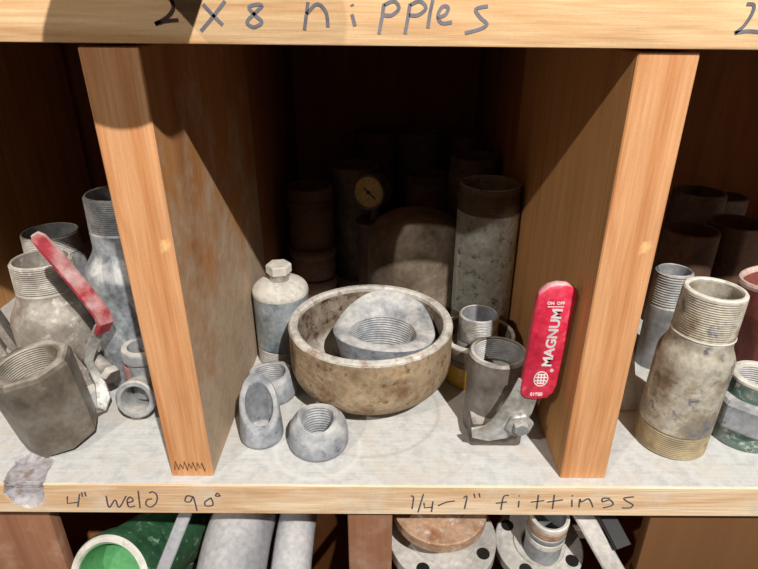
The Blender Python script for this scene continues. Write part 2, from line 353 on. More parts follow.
# back / side walls of the shelving bays
def wall(name, b, m):
    bm = bmesh.new(); box(bm, *b); struct(link(name, bm, m))
wall('wall_back', (-.94, .762, -.62, .94, .78, ZT + .05), ply)
wall('wall_left', (-.94, .0, -.62, -.922, .76, ZT), ply)
wall('wall_right', (.922, .0, -.62, .94, .76, ZT), ply)
wall('floor', (-.94, .0, -.42, .94, .77, -.40), ply)

# ------------------------------------------------------------------ handwriting on the board edges
def on_front(u, v, y):
    d = RGT * ((u - 379) / FPX) - UPV * ((v - 284.5) / FPX) + FWD
    eye = Vector((-0.0063, -0.4319, 0.4324))
    return eye + d * ((y - eye.y) / d.y)
def smooth(pts, k=5):
    if len(pts) < 3: return pts
    out = []
    for i in range(len(pts) - 1):
        p0, p1, p2, p3 = pts[max(i - 1, 0)], pts[i], pts[i + 1], pts[min(i + 2, len(pts) - 1)]
        for j in range(k):
            t = j / k
            out.append(tuple(.5 * (2 * b + (c - a) * t + (2 * a - 5 * b + 4 * c - d) * t * t + (3 * b - a - 3 * c + d) * t ** 3) for a, b, c, d in zip(p0, p1, p2, p3)))
    return out + [pts[-1]]
def write(name, parent, strokes, width, mat, yy=-.0004):
    if parent is upb: yy = .0066
    bm = bmesh.new()
    for s in strokes:
        sh = s[0] == 'L'; s = s[1:] if sh else smooth(s)
        P = [on_front(u, v, yy) for u, v in s]
        rows = []
        for i, p in enumerate(P):
            t = (P[min(i + 1, len(P) - 1)] - P[max(i - 1, 0)]).normalized(); nn = Vector((-t.z, 0, t.x)) * width / 2
            rows.append([bm.verts.new(q) for q in (p + nn, p - nn, p - nn + Vector((0, .0006, 0)), p + nn + Vector((0, .0006, 0)))])
        for a, b in zip(rows, rows[1:]):
            for k in range(4): bm.faces.new((a[k], a[(k + 1) % 4], b[(k + 1) % 4], b[k]))
        bm.faces.new(rows[0]); bm.faces.new(list(reversed(rows[-1])))
    o = link(name, bm, mat); o.parent = parent; o.matrix_parent_inverse = Matrix.Translation(parent.location).inverted() if parent is not upb else (Matrix.Translation(parent.location) @ Matrix.Rotation(TILT, 4, 'Y')).inverted()
    return o
lowtxt = [['L', (67.2, 496.5), (67.2, 503.5), (77.5, 502.5)], [(79.5, 494), (77.7, 507)], [(81.6, 492.5), (82.4, 497)], [(84.6, 492), (85.8, 496.5)],
 [(106, 496), (109, 507.5), (115, 500), (119, 507.5), (126, 496)], [(127, 503), (133, 501), (130, 497), (127, 501), (129, 507), (135, 506)], [(138, 491), (140, 508)],
 [(152, 499), (147, 500), (146, 505), (151, 507), (156, 503), (157, 496), (153, 492), (149, 493)],
 [(193, 497), (187, 496), (185, 501), (190, 502), (193, 497), (195, 503), (197, 511)], [(211, 498), (205, 502), (206, 506), (213, 505), (211, 498)], [(217, 493), (215.5, 496), (220, 496), (217, 493)],
 [(410.5, 496), (413.5, 497.5), (412, 509)], [(423.5, 494), (418, 512.5)], ['L', (424, 503), (424.6, 508), (432.7, 507)], [(433, 501.5), (431.5, 512)], [(438, 506), (446, 502.5), (455, 501)],
 [(463.5, 498), (467, 496.6), (464.5, 509)], [(474, 493.5), (475, 498)], [(479, 493), (480, 497.5)],
 [(509, 495.5), (503.5, 497), (501, 510)], [(496, 503.4), (507, 502)], [(519, 501), (518.5, 507.5)], [(519, 495.6), (519.3, 496.6)],
 [(538.6, 495), (536.6, 509)], [(531, 502.3), (544.5, 500.7)], [(554.5, 495), (552.5, 509)], [(547, 502.3), (563, 500)], [(572, 500), (572, 507)], [(572.5, 495.6), (572.8, 496.5)],
 [(579, 507.5), (580, 499.5), (581.5, 502), (588, 499), (591, 502), (593, 507.5)], [(610, 498.5), (603, 498.5), (603, 502), (610, 500), (613, 505), (603, 508)],
 [(634, 497), (624, 498.5), (629, 502.5), (633, 505), (630, 508), (622, 508)]]
for a_, b_ in ((0, 4), (4, 8), (8, 11), (11, 18), (18, len(lowtxt))): write('handwritten_word', low, lowtxt[a_:b_], .0015, ink)
uptxt = [[(203, 4), (212, 14), (223, 25)], [(225, 1), (212, 18), (201, 31)], [(258, 4), (249, 7), (255, 15), (262, 22), (254, 27), (247, 22), (255, 13), (262, 6), (258, 4)],
 [(308, 2), (306.5, 14), (304.5, 30)], [(306.5, 14), (317, 4), (326, 12), (328, 27)], [(352, 14), (355, 26)], [(352, 4), (352.6, 6)],
 [(384, 4), (382, 18), (379, 34)], [(384, 5), (394, 1), (399, 8), (392, 15), (384, 15)], [(410, 4), (408, 18), (405, 34)], [(410, 5), (420, 1), (426, 8), (418, 15), (409, 15)],
 [(433, 0), (430, 14), (428, 28)], [(437, 18), (446, 14), (448, 7), (442, 7), (438, 16), (442, 23), (452, 22)], [(488, 6), (476, 9), (480, 17), (487, 24), (480, 29), (465, 33)],
 [(747, 4), (754, 5), (752, 14), (744, 26), (735, 33)], [(735, 33), (748, 31), (760, 32)]]
for a_, b_ in ((0, 3), (3, len(uptxt) - 2), (len(uptxt) - 2, len(uptxt))): write('handwritten_word', upb, uptxt[a_:b_], .0024, ink_pale)
write('handwritten_word', upb, [[(171, -2), (173, 8), (167, 17), (155, 24)], [(155, 24), (166, 21), (178, 20)]], .0024, ink_brown)
# splinters and dark knots under the lower edge are left to the grain of the board

# ------------------------------------------------------------------ pipe pieces
def nipple(name, label, cat, loc, r, h, mat, rim=None, tlen=.028, wall_=.0045, group=None, rot=(0, 0, 0), bottom_thread=False, n=56, tmat=None, depth=.0011, pitch=.0022):
    t = thing(name, label, cat, loc, rot, group)
    bm = bmesh.new(); ri = r - wall_
    tb = tlen if bottom_thread else 0
    rb = r - depth - .0006
    p = [(ri, .002), (rb if tb else r - .001, 0)]
    if tb: p += [(rb, tb), (r, tb + .003)]
    else: p += [(r, .002)]
    p += [(r, h - tlen - .003), (rb, h - tlen), (rb, h - .0012), (rb - .0012, h), (ri + .0008, h), (ri, h - .001)]
    lathe(bm, p, n); link('body', bm, mat, t)
    bm = bmesh.new(); lathe(bm, thread_prof(r, h - tlen, h - .0012, pitch, depth, rb - .0006, .02), n); link('thread', bm, tmat or rim or mat, t)
    if tb: bm = bmesh.new(); lathe(bm, thread_prof(r, .001, tb, pitch, depth, rb - .0006), n); link('thread', bm, tmat or mat, t)
    return t
def swage(name, label, loc, rb, rt, h, z1, z2, mat, tlen=.035, rim=None, rot=(0, 0, 0), group=None, n=64, btm=None, tmat=None, cat='pipe fitting', pitch=.0024):
    """swaged nipple: wide body, cone between z1 and z2, threaded neck"""
    t = thing(name, label, cat, loc, rot, group); w_ = .0055; d = .0013
    bt = .028 if btm else 0
    p = [(rb - w_, .002), (rb - .002, 0)]
    if bt: p += [(rb - d - .0008, .001), (rb - d - .0008, bt), (rb, bt + .002)]
    else: p += [(rb, .002)]
    k = 8
    for i in range(k + 1):
        s = i / k; e = s * s * (3 - 2 * s); p.append((rb + (rt - rb) * e, z1 + (z2 - z1) * s))
    p += [(rt, h - tlen - .003), (rt - d - .0006, h - tlen), (rt - d - .0006, h - .0015), (rt - d - .002, h), (rt - w_ + .001, h), (rt - w_, h - .001), (rt - w_, z2)]
    for i in range(k, -1, -1):
        s = i / k; e = s * s * (3 - 2 * s); p.append((rb + (rt - rb) * e - w_, z1 + (z2 - z1) * s))
    bm = bmesh.new(); lathe(bm, p, n); link('body', bm, mat, t)
    bm = bmesh.new(); lathe(bm, thread_prof(rt, h - tlen, h - .0018, pitch, d, rt - d - .0012, .025), n); link('thread', bm, tmat or mat, t)
    if bt: bm = bmesh.new(); lathe(bm, thread_prof(rb, .001, bt, pitch, d, rb - d - .0012), n); link('thread', bm, btm, t)
    return t
def plainpipe(name, label, loc, r, h, mat, group=None, rot=(0, 0, 0), w_=.005, band=None, cat='pipe', n=48):
    t = thing(name, label, cat, loc, rot, group)
    bm = bmesh.new(); lathe(bm, [(r - w_, .001), (r - .001, 0), (r, .001), (r, h - .0015), (r - .0015, h), (r - w_ + .001, h), (r - w_, h - .001)], n); link('body', bm, mat, t)
    if band:
        for (z0, z1, dr_) in band:
            bm = bmesh.new(); lathe(bm, [(r - .002, z0), (r + dr_ * .7, z0), (r + dr_, z0 + (z1 - z0) * .2), (r + dr_, z1 - (z1 - z0) * .2), (r + dr_ * .7, z1), (r - .002, z1)], n); link('collar', bm, mat, t)
    return t
def outlet(name, label, loc, rh, rs, rbse, h, k, mat, rot=(0, 0, 0), n=72, tilt=0, bulge=.5, hthread=True, lip=.003, group=None, egg=0, flare=0):
    """welding outlet: threaded hole, body swelling from rs at one end (z=h) to rbse at the other; k = saddle depth, tilt = oblique cut at the top"""
    t = thing(name, label, 'pipe fitting', loc, rot, group)
    top = lambda th, r: h + tilt * r * math.sin(th) + k * (math.cos(2 * th)) * .5 * (r / rs) + flare * max(0, math.sin(th)) ** 1.5 * max(0, r - rh - .002)
    bm = bmesh.new(); rows = []
    m = 12
    for j in range(n):
        th = 2 * PI * j / n; P = []
        eg = 1 + egg * max(0, math.sin(th)) ** 3 - egg * .9 * max(0, -math.sin(th))
        P.append((rh + .002, .004)); P.append((rbse * .82, 0)); P.append((rbse * .95, .002))
        for i in range(m + 1):
            s = i / m; r = rbse + (rs - rbse) * (s ** (1 + bulge * 2)); P.append((r, .006 + (top(th, r) - .006 - lip) * s))
        P.append((rs - lip * .8, top(th, rs)))
        P.append((rh + .0015, top(th, rh))); P.append((rh, top(th, rh) - .0015))
        zt = top(th, rh) - .003; q = 14 if h > .045 else 9
        for i in range(q):
            a = zt + (.003 - zt) * i / q; hh = (.003 - zt) / q
            P += [(rh + (.0011 if hthread else 0), a + hh * .1), (rh, a + hh * .5)] if hthread else [(rh, a)]
        rows.append([bm.verts.new((r * math.cos(th) * e_, r * math.sin(th) * e_, z)) for r, z, e_ in [(r, z, eg if r > rh + .0031 else 1) for r, z in P]])
    L = len(rows[0])
    for j in range(n):
        a, b = rows[j], rows[(j + 1) % n]
        for i in range(L): bm.faces.new((a[i], b[i], b[(i + 1) % L], a[(i + 1) % L]))
    link('body', bm, mat, t, sharp=50)
    if not hthread:
        bm = bmesh.new(); lathe(bm, [(0, .004), (rh + .0012, .004), (rh + .0012, .012), (0, .0085)], 40, closed=False); link('bore_floor', bm, mat, t)
    return t

# ---- centre bay, front
t = thing('domed_fitting', 'large rusty domed weld cap lying open like a bowl', 'pipe fitting', (-.019, .170, .0))
R0 = .0985; TK = .0105; D = .052; S = .044
out = [(R0 * math.sin(a), D - D * math.cos(a)) for a in [i * PI / 2 / 16 for i in range(17)]]
out[0] = (0, 0)
bm = bmesh.new()
pr_ = [(0, 0)] + [(R0 * .10, 0.0), (R0 * .28, .001)] + [(R0 * math.sin(a) ** .82, D - D * math.cos(a) ** .9 * 1.0) for a in [PI / 2 * i / 18 for i in range(5, 18)]] + [(R0, D), (R0, D + S)]
lathe(bm, pr_ + [(R0 - .002, D + S + .0008), (R0 - .003, D + S - .003)], 96, closed=False); link('outer_shell', bm, rusty, t)
bm = bmesh.new(); Ri = R0 - TK
pi_ = [(Ri + .002, D + S - .002), (Ri, D + S - .004), (Ri, D)] + [(Ri * math.sin(a) ** .82, D - (D - TK) * math.cos(a) ** .9) for a in [PI / 2 * i / 14 for i in range(13, 0, -1)]] + [(0, TK)]
lathe(bm, pi_, 96, closed=False); link('inner_surface', bm, rust_in, t)
bm = bmesh.new(); lathe(bm, [(R0 - .0005, D + S - .004), (R0 + .0004, D + S - .001), (R0 - .0015, D + S + .0022), (Ri + .003, D + S + .0028), (Ri - .0002, D + S + .0005), (Ri + .0002, D + S - .006)], 96,
                     rf=lambda th, i: 1 + .004 * noise.noise(Vector((math.cos(th) * 4, math.sin(th) * 4, i * .7))))
link('rim', bm, rimdust, t)
# saddle outlet lying in the bowl
outlet('welding_outlet', 'big teardrop shaped grey threaded outlet lying tilted inside the bowl', (-.006, .170, .033), .0405, .0640, .052, .046, -.004, zinc, rot=(math.radians(-11), math.radians(2), math.radians(-9)), tilt=.10, bulge=.1, lip=.002, egg=.16, flare=1.15)
BOT = thing('bull_plug', 'blue grey steel bull plug like a bottle beside the left divider', 'plug', (-.1395, .243, 0))
bm = bmesh.new(); r = .0362
lathe(bm, [(0, .001), (r - .003, .001), (r - .0018, .002), (r - .0018, .024), (r, .026), (r, .101)] + [(r - .021 * (1 - math.cos(a)), .101 + .014 * math.sin(a)) for a in [PI / 2 * i / 8 for i in range(1, 9)]] + [(.0, .115)], 64, closed=False)
link('body', bm, bottle_m, BOT)
bm = bmesh.new(); lathe(bm, [(r + .0003, .0985), (r + .0006, .101)] + [(r + .0006 - .021 * (1 - math.cos(a)), .1015 + .0155 * math.sin(a)) for a in [PI / 2 * i / 8 for i in range(1, 9)]] + [(.0, .117), (0, .1155), (r - .001, .0985)], 64, closed=False)
link('shoulder', bm, white_dust, BOT)
bm = bmesh.new(); lathe(bm, thread_prof(r, .003, .023, .0023, .0012, r - .003), 64); link('thread', bm, galv, BOT)
hx = thing('hex_plug', 'small dusty hexagonal plug screwed into the top of the blue grey bull plug', 'plug', (-.1395, .243, .1172), (0, 0, .2))
bm = bmesh.new(); lathe(bm, [(0, 0), (.0125, 0), (.0128, .009), (.0, .0092)], 40, closed=False); link('neck', bm, stainless, hx)
bm = bmesh.new(); lathe(bm, [(0, .0088), (.0150, .0088), (.0165, .0105), (.0165, .020), (.0150, .0222), (0, .0222)], 48, closed=False, rf=polyf(6)); link('head', bm, white_dust, hx, sharp=20)
# three small outlets
outlet('welding_outlet', 'pale grey threaded outlet behind the slanted fitting, next to the left divider', (-.143, .155, 0), .0185, .0275, .032, .033, .004, zinc, rot=(0, 0, .3), lip=.004)
outlet('lateral_outlet', 'grey fitting with a long slanted oval mouth, standing in front of its threaded neighbour', (-.1395, .073, 0), .0150, .0212, .0240, .047, 0, zinc, rot=(0, 0, math.radians(18)), tilt=1.25, bulge=.2, hthread=False, lip=.002)
outlet('welding_outlet', 'short squat grey threaded outlet in front of the bowl', (-.0745, .062, 0), .0170, .0245, .0325, .036, .006, zinc, rot=(0, 0, 0), bulge=1.4, lip=.003, tilt=.22)

# ---- ball valve with red handle, centre bay
BV = thing('ball_valve', 'grey threaded ball valve standing on end with flat red printed handle', 'valve', (.122, .098, 0), (0, 0, 0))
bm = bmesh.new()
def bvr(t_, i):
    return 1
lathe(bm, [(.027, .002), (.0305, 0), (.0325, .002), (.0325, .030), (.0325, .080), (.0322, .097), (.0300, .100), (.0270, .100), (.0268, .06), (.027, .05)], 64)
link('body', bm, valve_g, BV)
bm = bmesh.new(); lathe(bm, inner_thread_prof(.0258, .072, .0985, .0026, .0011, .0018), 64); link('thread', bm, galv, BV)
bm = bmesh.new(); lathe(bm, [(.0165, .064), (.0275, .066), (.0275, .070), (.0175, .068)], 48); link('ball_seat', bm, white_dust, BV)
bm = bmesh.new(); box(bm, -.030, -.040, .001, .026, -.010, .032, .004); link('foot_flat', bm, valve_g, BV)
bm = bmesh.new(); lathe(bm, [(0, 0), (.015, 0), (.0155, .002), (.0155, .018), (.013, .021), (0, .021)], 40, closed=False, M=T((.012, -.028, .045), rx=PI / 2)); link('packing_gland', bm, stainless, BV)
bm = bmesh.new(); ribbon(bm, [(-.031, -.049, .028), (-.016, -.052, .030), (-.004, -.053, .036), (.006, -.054, .048), (.013, -.054, .064), (.018, -.054, .082), (.022, -.054, .098)], [.014, .022, .030, .034, .032, .028, .026], [(0.5, 0, -1)] * 2 + [(.8, 0, -.5)] + [(1, 0, -.2)] * 4, .003); link('lever_plate', bm, stainless, BV)
bm = bmesh.new(); lathe(bm, [(0, 0), (.0135, 0), (.0145, .001), (.0145, .004), (.013, .005), (0, .005)], 48, closed=False, rf=polyf(6, .2), M=T((.016, -.0555, .046), rx=PI / 2)); link('washer', bm, stainless, BV, sharp=20)
bm = bmesh.new(); lathe(bm, [(0, 0), (.0075, 0), (.0080, .001), (.0080, .006), (.007, .007), (0, .007)], 48, closed=False, rf=polyf(6, .5), M=T((.016, -.0603, .046), rx=PI / 2)); link('stem_nut', bm, galv, BV, sharp=20)
# handle: rounded flat grip
def grip_outline():
    tl, tp, tr, br, bl = (.1385, .1965), (.155, .2075), (.1745, .2005), (.1665, .080), (.1355, .084)
    pts = [bl, (.1345, .0905), (.1368, .150), (.1385, .190), (.1405, .1985), (.148, .2055), (.156, .2078), (.165, .2072), (.172, .2035), (.1755, .196), (.1748, .188), (.1722, .140), (.1695, .095), (.1675, .086), (.162, .0795), (.150, .0775), (.140, .079)]
    return [(x - .122, z) for x, z in pts]
G = grip_outline(); yf, yb = -.058, -.049
bm = bmesh.new(); g2 = []
cx_ = sum(p[0] for p in G) / len(G); cz_ = sum(p[1] for p in G) / len(G)
def gring(y, k):
    return [bm.verts.new((cx_ + (x - cx_) * (1 - k / .018), y, cz_ + (z - cz_) * (1 - k / .06))) for x, z in G]
rs_ = [gring(yf, .0016), gring(yf + .0008, .0004), gring(yf + .002, 0), gring(yb - .001, 0), gring(yb, .0008)]
for a, b in zip(rs_, rs_[1:]):
    for i in range(len(G)): bm.faces.new((a[i], a[(i + 1) % len(G)], b[(i + 1) % len(G)], b[i]))
bm.faces.new(rs_[0]); bm.faces.new(list(reversed(rs_[-1])))
gp = link('grip', bm, redp, BV, sharp=60)
# lettering on the grip
def text_obj(s, size, parent, M, mat, ext=.00025, name='lettering', sx=1):
    c = bpy.data.curves.new(name, 'FONT'); c.body = s; c.size = size; c.extrude = ext; c.align_x = 'LEFT'; c.offset = size * .03
    o = bpy.data.objects.new(name, c); COL.objects.link(o)
    dg = bpy.context.evaluated_depsgraph_get(); me = bpy.data.meshes.new_from_object(o.evaluated_get(dg)); bpy.data.objects.remove(o)
    o = bpy.data.objects.new(name, me); COL.objects.link(o); me.materials.clear(); me.materials.append(mat); o.parent = parent
    me.transform(M @ Matrix.Diagonal((sx, 1, 1, 1))); return o
upright = Matrix.Rotation(PI / 2, 4, 'X')
lean = math.radians(-3.5)
def gl(x, z, a): return Matrix.Translation((x - .122, yf - .0002, z)) @ upright @ Matrix.Rotation(a, 4, 'Z')
text_obj('MAGNUM', .0132, gp, gl(.1605, .118, PI / 2 + lean + .02), whitep, sx=1.10)
text_obj('ON', .0042, gp, gl(.1480, .1870, 0), whitep)
text_obj('OFF', .0042, gp, gl(.1570, .1870, 0), whitep)
text_obj('®', .0045, gp, gl(.1605, .112, 0), whitep)
text_obj('01920', .0050, gp, gl(.1440, .0835, 0), whitep)
bm = bmesh.new(); ribbon(bm, [(.1490 - .122, yf - .0002, .1845), (.1640 - .122, yf - .0002, .1845)], [.0008] * 2, (0, 0, 1), .0004); link('printed_line', bm, whitep, gp)
bm = bmesh.new(); lathe(bm, [(.0063, 0), (.0072, 0), (.0072, .0004), (.0063, .0004)], 40, M=T((.1528 - .122, yf + .0002, .1035), rx=PI / 2, s=(1, 1.25, 1)))
for dz, hw in ((-.0052, .0035), (-.002, .0058), (.0018, .0058), (.005, .0038)):
    box(bm, .1528 - .122 - hw, yf - .0003, .1035 + dz - .0006, .1528 - .122 + hw, yf + .0002, .1035 + dz + .0006)
for dx in (-.003, 0, .003):
    box(bm, .1528 - .122 + dx - .0006, yf - .00032, .0975, .1528 - .122 + dx + .0006, yf + .0002, .1095)
link('round_emblem', bm, whitep, gp)

# ---- ring fitting and nipple behind the valve
RG = thing('capped_union', 'dark union with pale rim and yellow lower body behind the red handled valve', 'pipe fitting', (.116, .198, 0))
bm = bmesh.new(); lathe(bm, [(.030, .002), (.0385, 0), (.0400, .002), (.0400, .030), (.034, .032), (.030, .032)], 64, rf=None); link('base', bm, yellow, RG)
bm = bmesh.new(); lathe(bm, [(.030, .031), (.041, .031), (.0425, .033), (.0425, .039), (.041, .041), (.030, .041)], 64); link('nut_ring', bm, dkm, RG)
bm = bmesh.new(); lathe(bm, [(.024, .040), (.0415, .040), (.0435, .042), (.0475, .058), (.0475, .063), (.0455, .0645), (.0430, .063), (.037, .046), (.024, .043)], 64); link('cup', bm, capm, RG)
bm = bmesh.new(); lathe(bm, [(.0475, .0600), (.0482, .0625), (.0470, .0655), (.0445, .0655), (.0432, .0635), (.044, .062)], 64); link('rim', bm, white_dust, RG)
nipple('pipe_nipple', 'short tarnished nipple standing in the dark union behind the valve', 'pipe nipple', (.1165, .198, .0435), .0250, .049, galv, tlen=.033, wall_=.0035, tmat=stainless)

# ---- big cap and tall pipes at the back
CP = thing('domed_fitting', 'brown dome topped weld cap behind the bowl', 'pipe fitting', (.046, .374, 0))
bm = bmesh.new(); R1 = .0735
lathe(bm, [(R1 - .008, .001), (R1, 0), (R1, .118)] + [(R1 * math.cos(a) ** .75, .118 + .050 * math.sin(a)) for a in [PI / 2 * i / 14 for i in range(1, 14)]] + [(0, .168), (0, .160), (R1 * .6, .150), (R1 - .008, .115)], 72)
link('shell', bm, capm, CP)
nipple('pipe_nipple', 'tall speckled grey nipple, nearest of the tall ones by the right divider', 'pipe nipple', (.1370, .302, 0), .0415, .231, tallm, tlen=.036, tmat=dkm, n=72)
nipple('pipe_nipple', 'brown nipple partly hidden behind the tall speckled grey nipple', 'pipe nipple', (.1385, .455, 0), .0385, .232, dkm, tlen=.03)
nipple('pipe_nipple', 'brown nipple rising directly behind the domed brown cap', 'pipe nipple', (.071, .484, 0), .0365, .195, dkrust, tlen=.012)
dk = [((-.120, .45), .0355, .185, 'dark stack of pipe with collars beside the pressure gauge', [(.012, .030, .004), (.070, .085, .004), (.150, .165, .002)]),
      ((-.052, .525), .0385, .200, 'dark pipe directly behind the pressure gauge', [(.17, .199, .0025)]),
      ((-.018, .640), .0395, .236, 'leftmost dark pipe of the rearmost row', [(.2, .235, .002)]),
      ((.064, .640), .0400, .236, 'middle dark pipe of the rearmost row', [(.19, .235, .002)]),
      ((.147, .600), .0285, .236, 'rightmost dark pipe of the rearmost row', None)]
for i, ((x, y), r, h, lb, bd) in enumerate(dk):
    plainpipe('steel_pipe', lb, (x, y, 0), r, h, dkm if i % 2 else dkrust, 'dark pipes at the back of the middle bay', band=bd)
plainpipe('steel_pipe', 'short dark pipe under the pressure gauge', (-.018, .455, 0), .028, .120, dkrust, 'dark pipes at the back of the middle bay')
GA = thing('pressure_gauge', 'small round dial gauge with yellowed face standing on a dark pipe', 'gauge', (-.018, .455, .120), (0, 0, math.radians(-24)))
bm = bmesh.new(); lathe(bm, [(0, 0), (.031, 0), (.031, .006), (.008, .008), (.008, .034), (0, .034)], 32, closed=False); link('stem', bm, dkm, GA)
MG = T((0, -.022, .058), rx=PI / 2 - .15)
bm = bmesh.new(); lathe(bm, [(0, -.030), (.026, -.030), (.0275, -.028), (.0275, .0015), (.0245, .0025), (.0240, 0), (0, 0)], 48, closed=False, M=MG); cs = link('case', bm, dkm, GA)
bm = bmesh.new(); lathe(bm, [(0, .0006), (.0238, .0006), (.0238, -.001), (0, -.001)], 48, closed=False, M=MG); link('dial_face', bm, gface, GA)
bm = bmesh.new()
box(bm, -.0010, -.011, .0008, .0010, .016, .0014, M=MG @ Matrix.Rotation(math.radians(-125), 4, 'Z')); lathe(bm, [(0, .0008), (.003, .0008), (.003, .002), (0, .002)], 16, closed=False, M=MG)
for k in range(11):
    a = math.radians(-135 + 27 * k); box(bm, -.0003, .018, .0008, .0003, .0215, .0011, M=MG @ Matrix.Rotation(a, 4, 'Z'))
link('needle', bm, blackm, GA)

# ---- left bay
VA = thing('ball_valve', 'big octagonal grey valve body standing on end at the left edge', 'valve', (-.3600, .070, .0045), (math.radians(1), math.radians(-8), math.radians(20)))
o8 = polyf(8, PI / 8, .12)
bm = bmesh.new(); lathe(bm, [(.028, .010), (.0345, .0015), (.0370, .004), (.0390, .020), (.0425, .096), (.0408, .1005), (.0385, .1025), (.0325, .1025), (.0308, .101), (.0305, .060), (.029, .04)], 64,
                        rf=lambda t_, i: o8(t_) if 1 <= i <= 6 else 1)
link('body', bm, valve_m, VA, sharp=18)
bm = bmesh.new(); lathe(bm, inner_thread_prof(.0285, .062, .1015, .0026, .0012, .0027), 64); link('thread', bm, valve_m, VA)
LV = bmesh.new()
VAi = (Matrix.Translation(VA.location) @ VA.rotation_euler.to_matrix().to_4x4()).inverted()
def loc_(p): return tuple(VAi @ Vector(p))
wd1 = tuple(VAi.to_3x3() @ Vector((.3, -1, 0.1)))
ribbon(LV, [loc_(p) for p in ((-.350, .100, .010), (-.343, .102, .006), (-.336, .110, .009), (-.335, .118, .020), (-.340, .127, .034), (-.347, .131, .050), (-.350, .132, .062), (-.345, .132, .076), (-.336, .131, .092), (-.324, .129, .112))],
       [.008, .010, .012, .016, .012, .009, .010, .013, .0145, .0145], tuple(VAi.to_3x3() @ Vector((.75, .5, .3))), .0035)
lev = link('lever', LV, stainless, VA)
bm = bmesh.new()
ribbon(bm, [loc_(p) for p in ((-.325, .130, .104), (-.316, .126, .118), (-.318, .1245, .130), (-.325, .122, .150), (-.336, .119, .176), (-.347, .114, .204), (-.3555, .110, .224), (-.3575, .109, .229))],
       [.018, .0185, .018, .0175, .017, .017, .015, .009], tuple(VAi.to_3x3() @ Vector((.6, .5, .3))), .0075)
link('grip', bm, redd, lev)
bm = bmesh.new(); lathe(bm, [(0, 0), (.0105, 0), (.0115, .001), (.0115, .008), (.010, .010), (0, .010)], 48, closed=False, rf=polyf(6, .3), M=VAi @ T((-.335, .140, .040), ry=PI / 2 + .3, rz=-.6)); link('stem_nut', bm, valve_g, VA, sharp=20)
bm = bmesh.new(); lathe(bm, [(0, -.055), (.010, -.055), (.010, .002), (0, .002)], 32, closed=False, M=VAi @ T((-.335, .140, .040), ry=PI / 2 + .3, rz=-.6)); link('stem', bm, valve_g, VA)
swage('swage_nipple', 'dust caked threaded reducer behind the valve with red lever', (-.4180, .2000, 0), .0500, .0355, .164, .085, .125, dusty_red, tlen=.035)
nipple('pipe_nipple', 'open nipple behind the dust caked reducer in the left bay', 'pipe nipple', (-.455, .292, 0), .0365, .165, galv, tlen=.026, wall_=.003)
swage('swage_nipple', 'tall silvery blue threaded reducer against the left divider', (-.3130, .2120, 0), .0560, .0400, .243, .145, .182, galv_blue, tlen=.040)
# small tee
TE = thing('pipe_tee', 'small pinkish grey threaded tee tucked against the left divider', 'pipe fitting', (-.2895, .143, 0))
bm = bmesh.new()
lathe(bm, [(.0165, .020), (.0195, .018), (.0195, .060), (.0235, .062), (.0240, .065), (.0240, .074), (.0225, .0765), (.0165, .0765), (.0160, .075)], 48); link('upright_branch', bm, galv, TE)
bm = bmesh.new(); lathe(bm, [(.0165, -.002), (.0200, -.010), (.0200, .018), (.0225, .020), (.0228, .0335), (.0210, .035), (.0165, .035), (.0155, .033)], 48, M=T((.002, -.012, .0235), rx=PI / 2 - .25)); link('front_branch', bm, galv, TE)
bm = bmesh.new(); lathe(bm, thread_prof(.0222, 0, .026, .0028, .0014, .013), 40, M=T((-.006, .006, .034))); link('thread', bm, redthread, TE)
bm = bmesh.new(); lathe(bm, [(0, .0), (.0150, .0), (.019, .004), (.019, .030), (0, .034)], 40, closed=False, M=T((0, -.002, .010))); link('core', bm, galv, TE)
# finned junk, far left
FB = thing('slotted_bracket', 'dusty slotted grey bracket at the far left edge, behind the valve', 'bracket', (-.497, .225, 0), (0, 0, .5))
bm = bmesh.new(); box(bm, -.04, -.02, 0, .012, .012, .030, .003); link('base', bm, dusty_red, FB)
for k in range(4):
    bm = bmesh.new(); box(bm, -.042 + k * .014, -.023, .022, -.032 + k * .014, .016, .070 + .004 * k, .002, M=T((0, 0, 0), ry=-.25)); link('fin', bm, dusty_red, FB)

# ---- right bay
nipple('pipe_nipple', 'slim threaded nipple just behind the large weathered swage nipple', 'pipe nipple', (.3660, .2300, 0), .0230, .139, galv, tlen=.045, wall_=.004, depth=.0014, pitch=.0032, bottom_thread=False)
plainpipe('steel_pipe', 'dark short pipe between the right divider and the slim threaded nipple', (.318, .262, 0), .030, .085, dkm)
VB = swage('swage_nipple', 'large weathered ochre and grey swage nipple, most prominent in the right bay', (.3175, .0740, 0), .0370, .0300, .187, .112, .134, bigm, tlen=.046, btm=bigm_t, rot=(0, .03, 0))
bm = bmesh.new(); lathe(bm, [(.0285, .1385), (.0305, .1395), (.0309, .1405), (.0305, .1415), (.0285, .1425)], 64); link('weld_line', bm, white_dust, VB)
bm = bmesh.new(); lathe(bm, [(.0270, .1845), (.0290, .1850), (.0290, .1868), (.0278, .1882), (.0250, .1882), (.0240, .1865), (.0244, .1845)], 64); link('rim', bm, white_dust, VB)
UN = thing('threaded_coupling', 'green and grey hexagonal threaded coupling at the right edge', 'pipe fitting', (.4040, .0830, 0), (0, 0, .25))
bm = bmesh.new(); lathe(bm, [(.0235, .002), (.0330, 0), (.0345, .002), (.0345, .030), (.030, .034), (.0235, .034)], 64); link('lower_collar', bm, grn, UN)
bm = bmesh.new(); lathe(bm, [(.0240, .024), (.0410, .024), (.0435, .027), (.0435, .054), (.0405, .058), (.0240, .058)], 64, rf=lambda t_, i: polyf(8, .2, .1)(t_) if 0 < i < 5 else 1); link('hex_nut', bm, zinc, UN, sharp=18)
bm = bmesh.new(); lathe(bm, [(.0225, .050), (.0290, .050), (.0290, .077), (.0275, .079), (.0228, .079), (.0222, .078)], 64); link('upper_collar', bm, grn, UN)
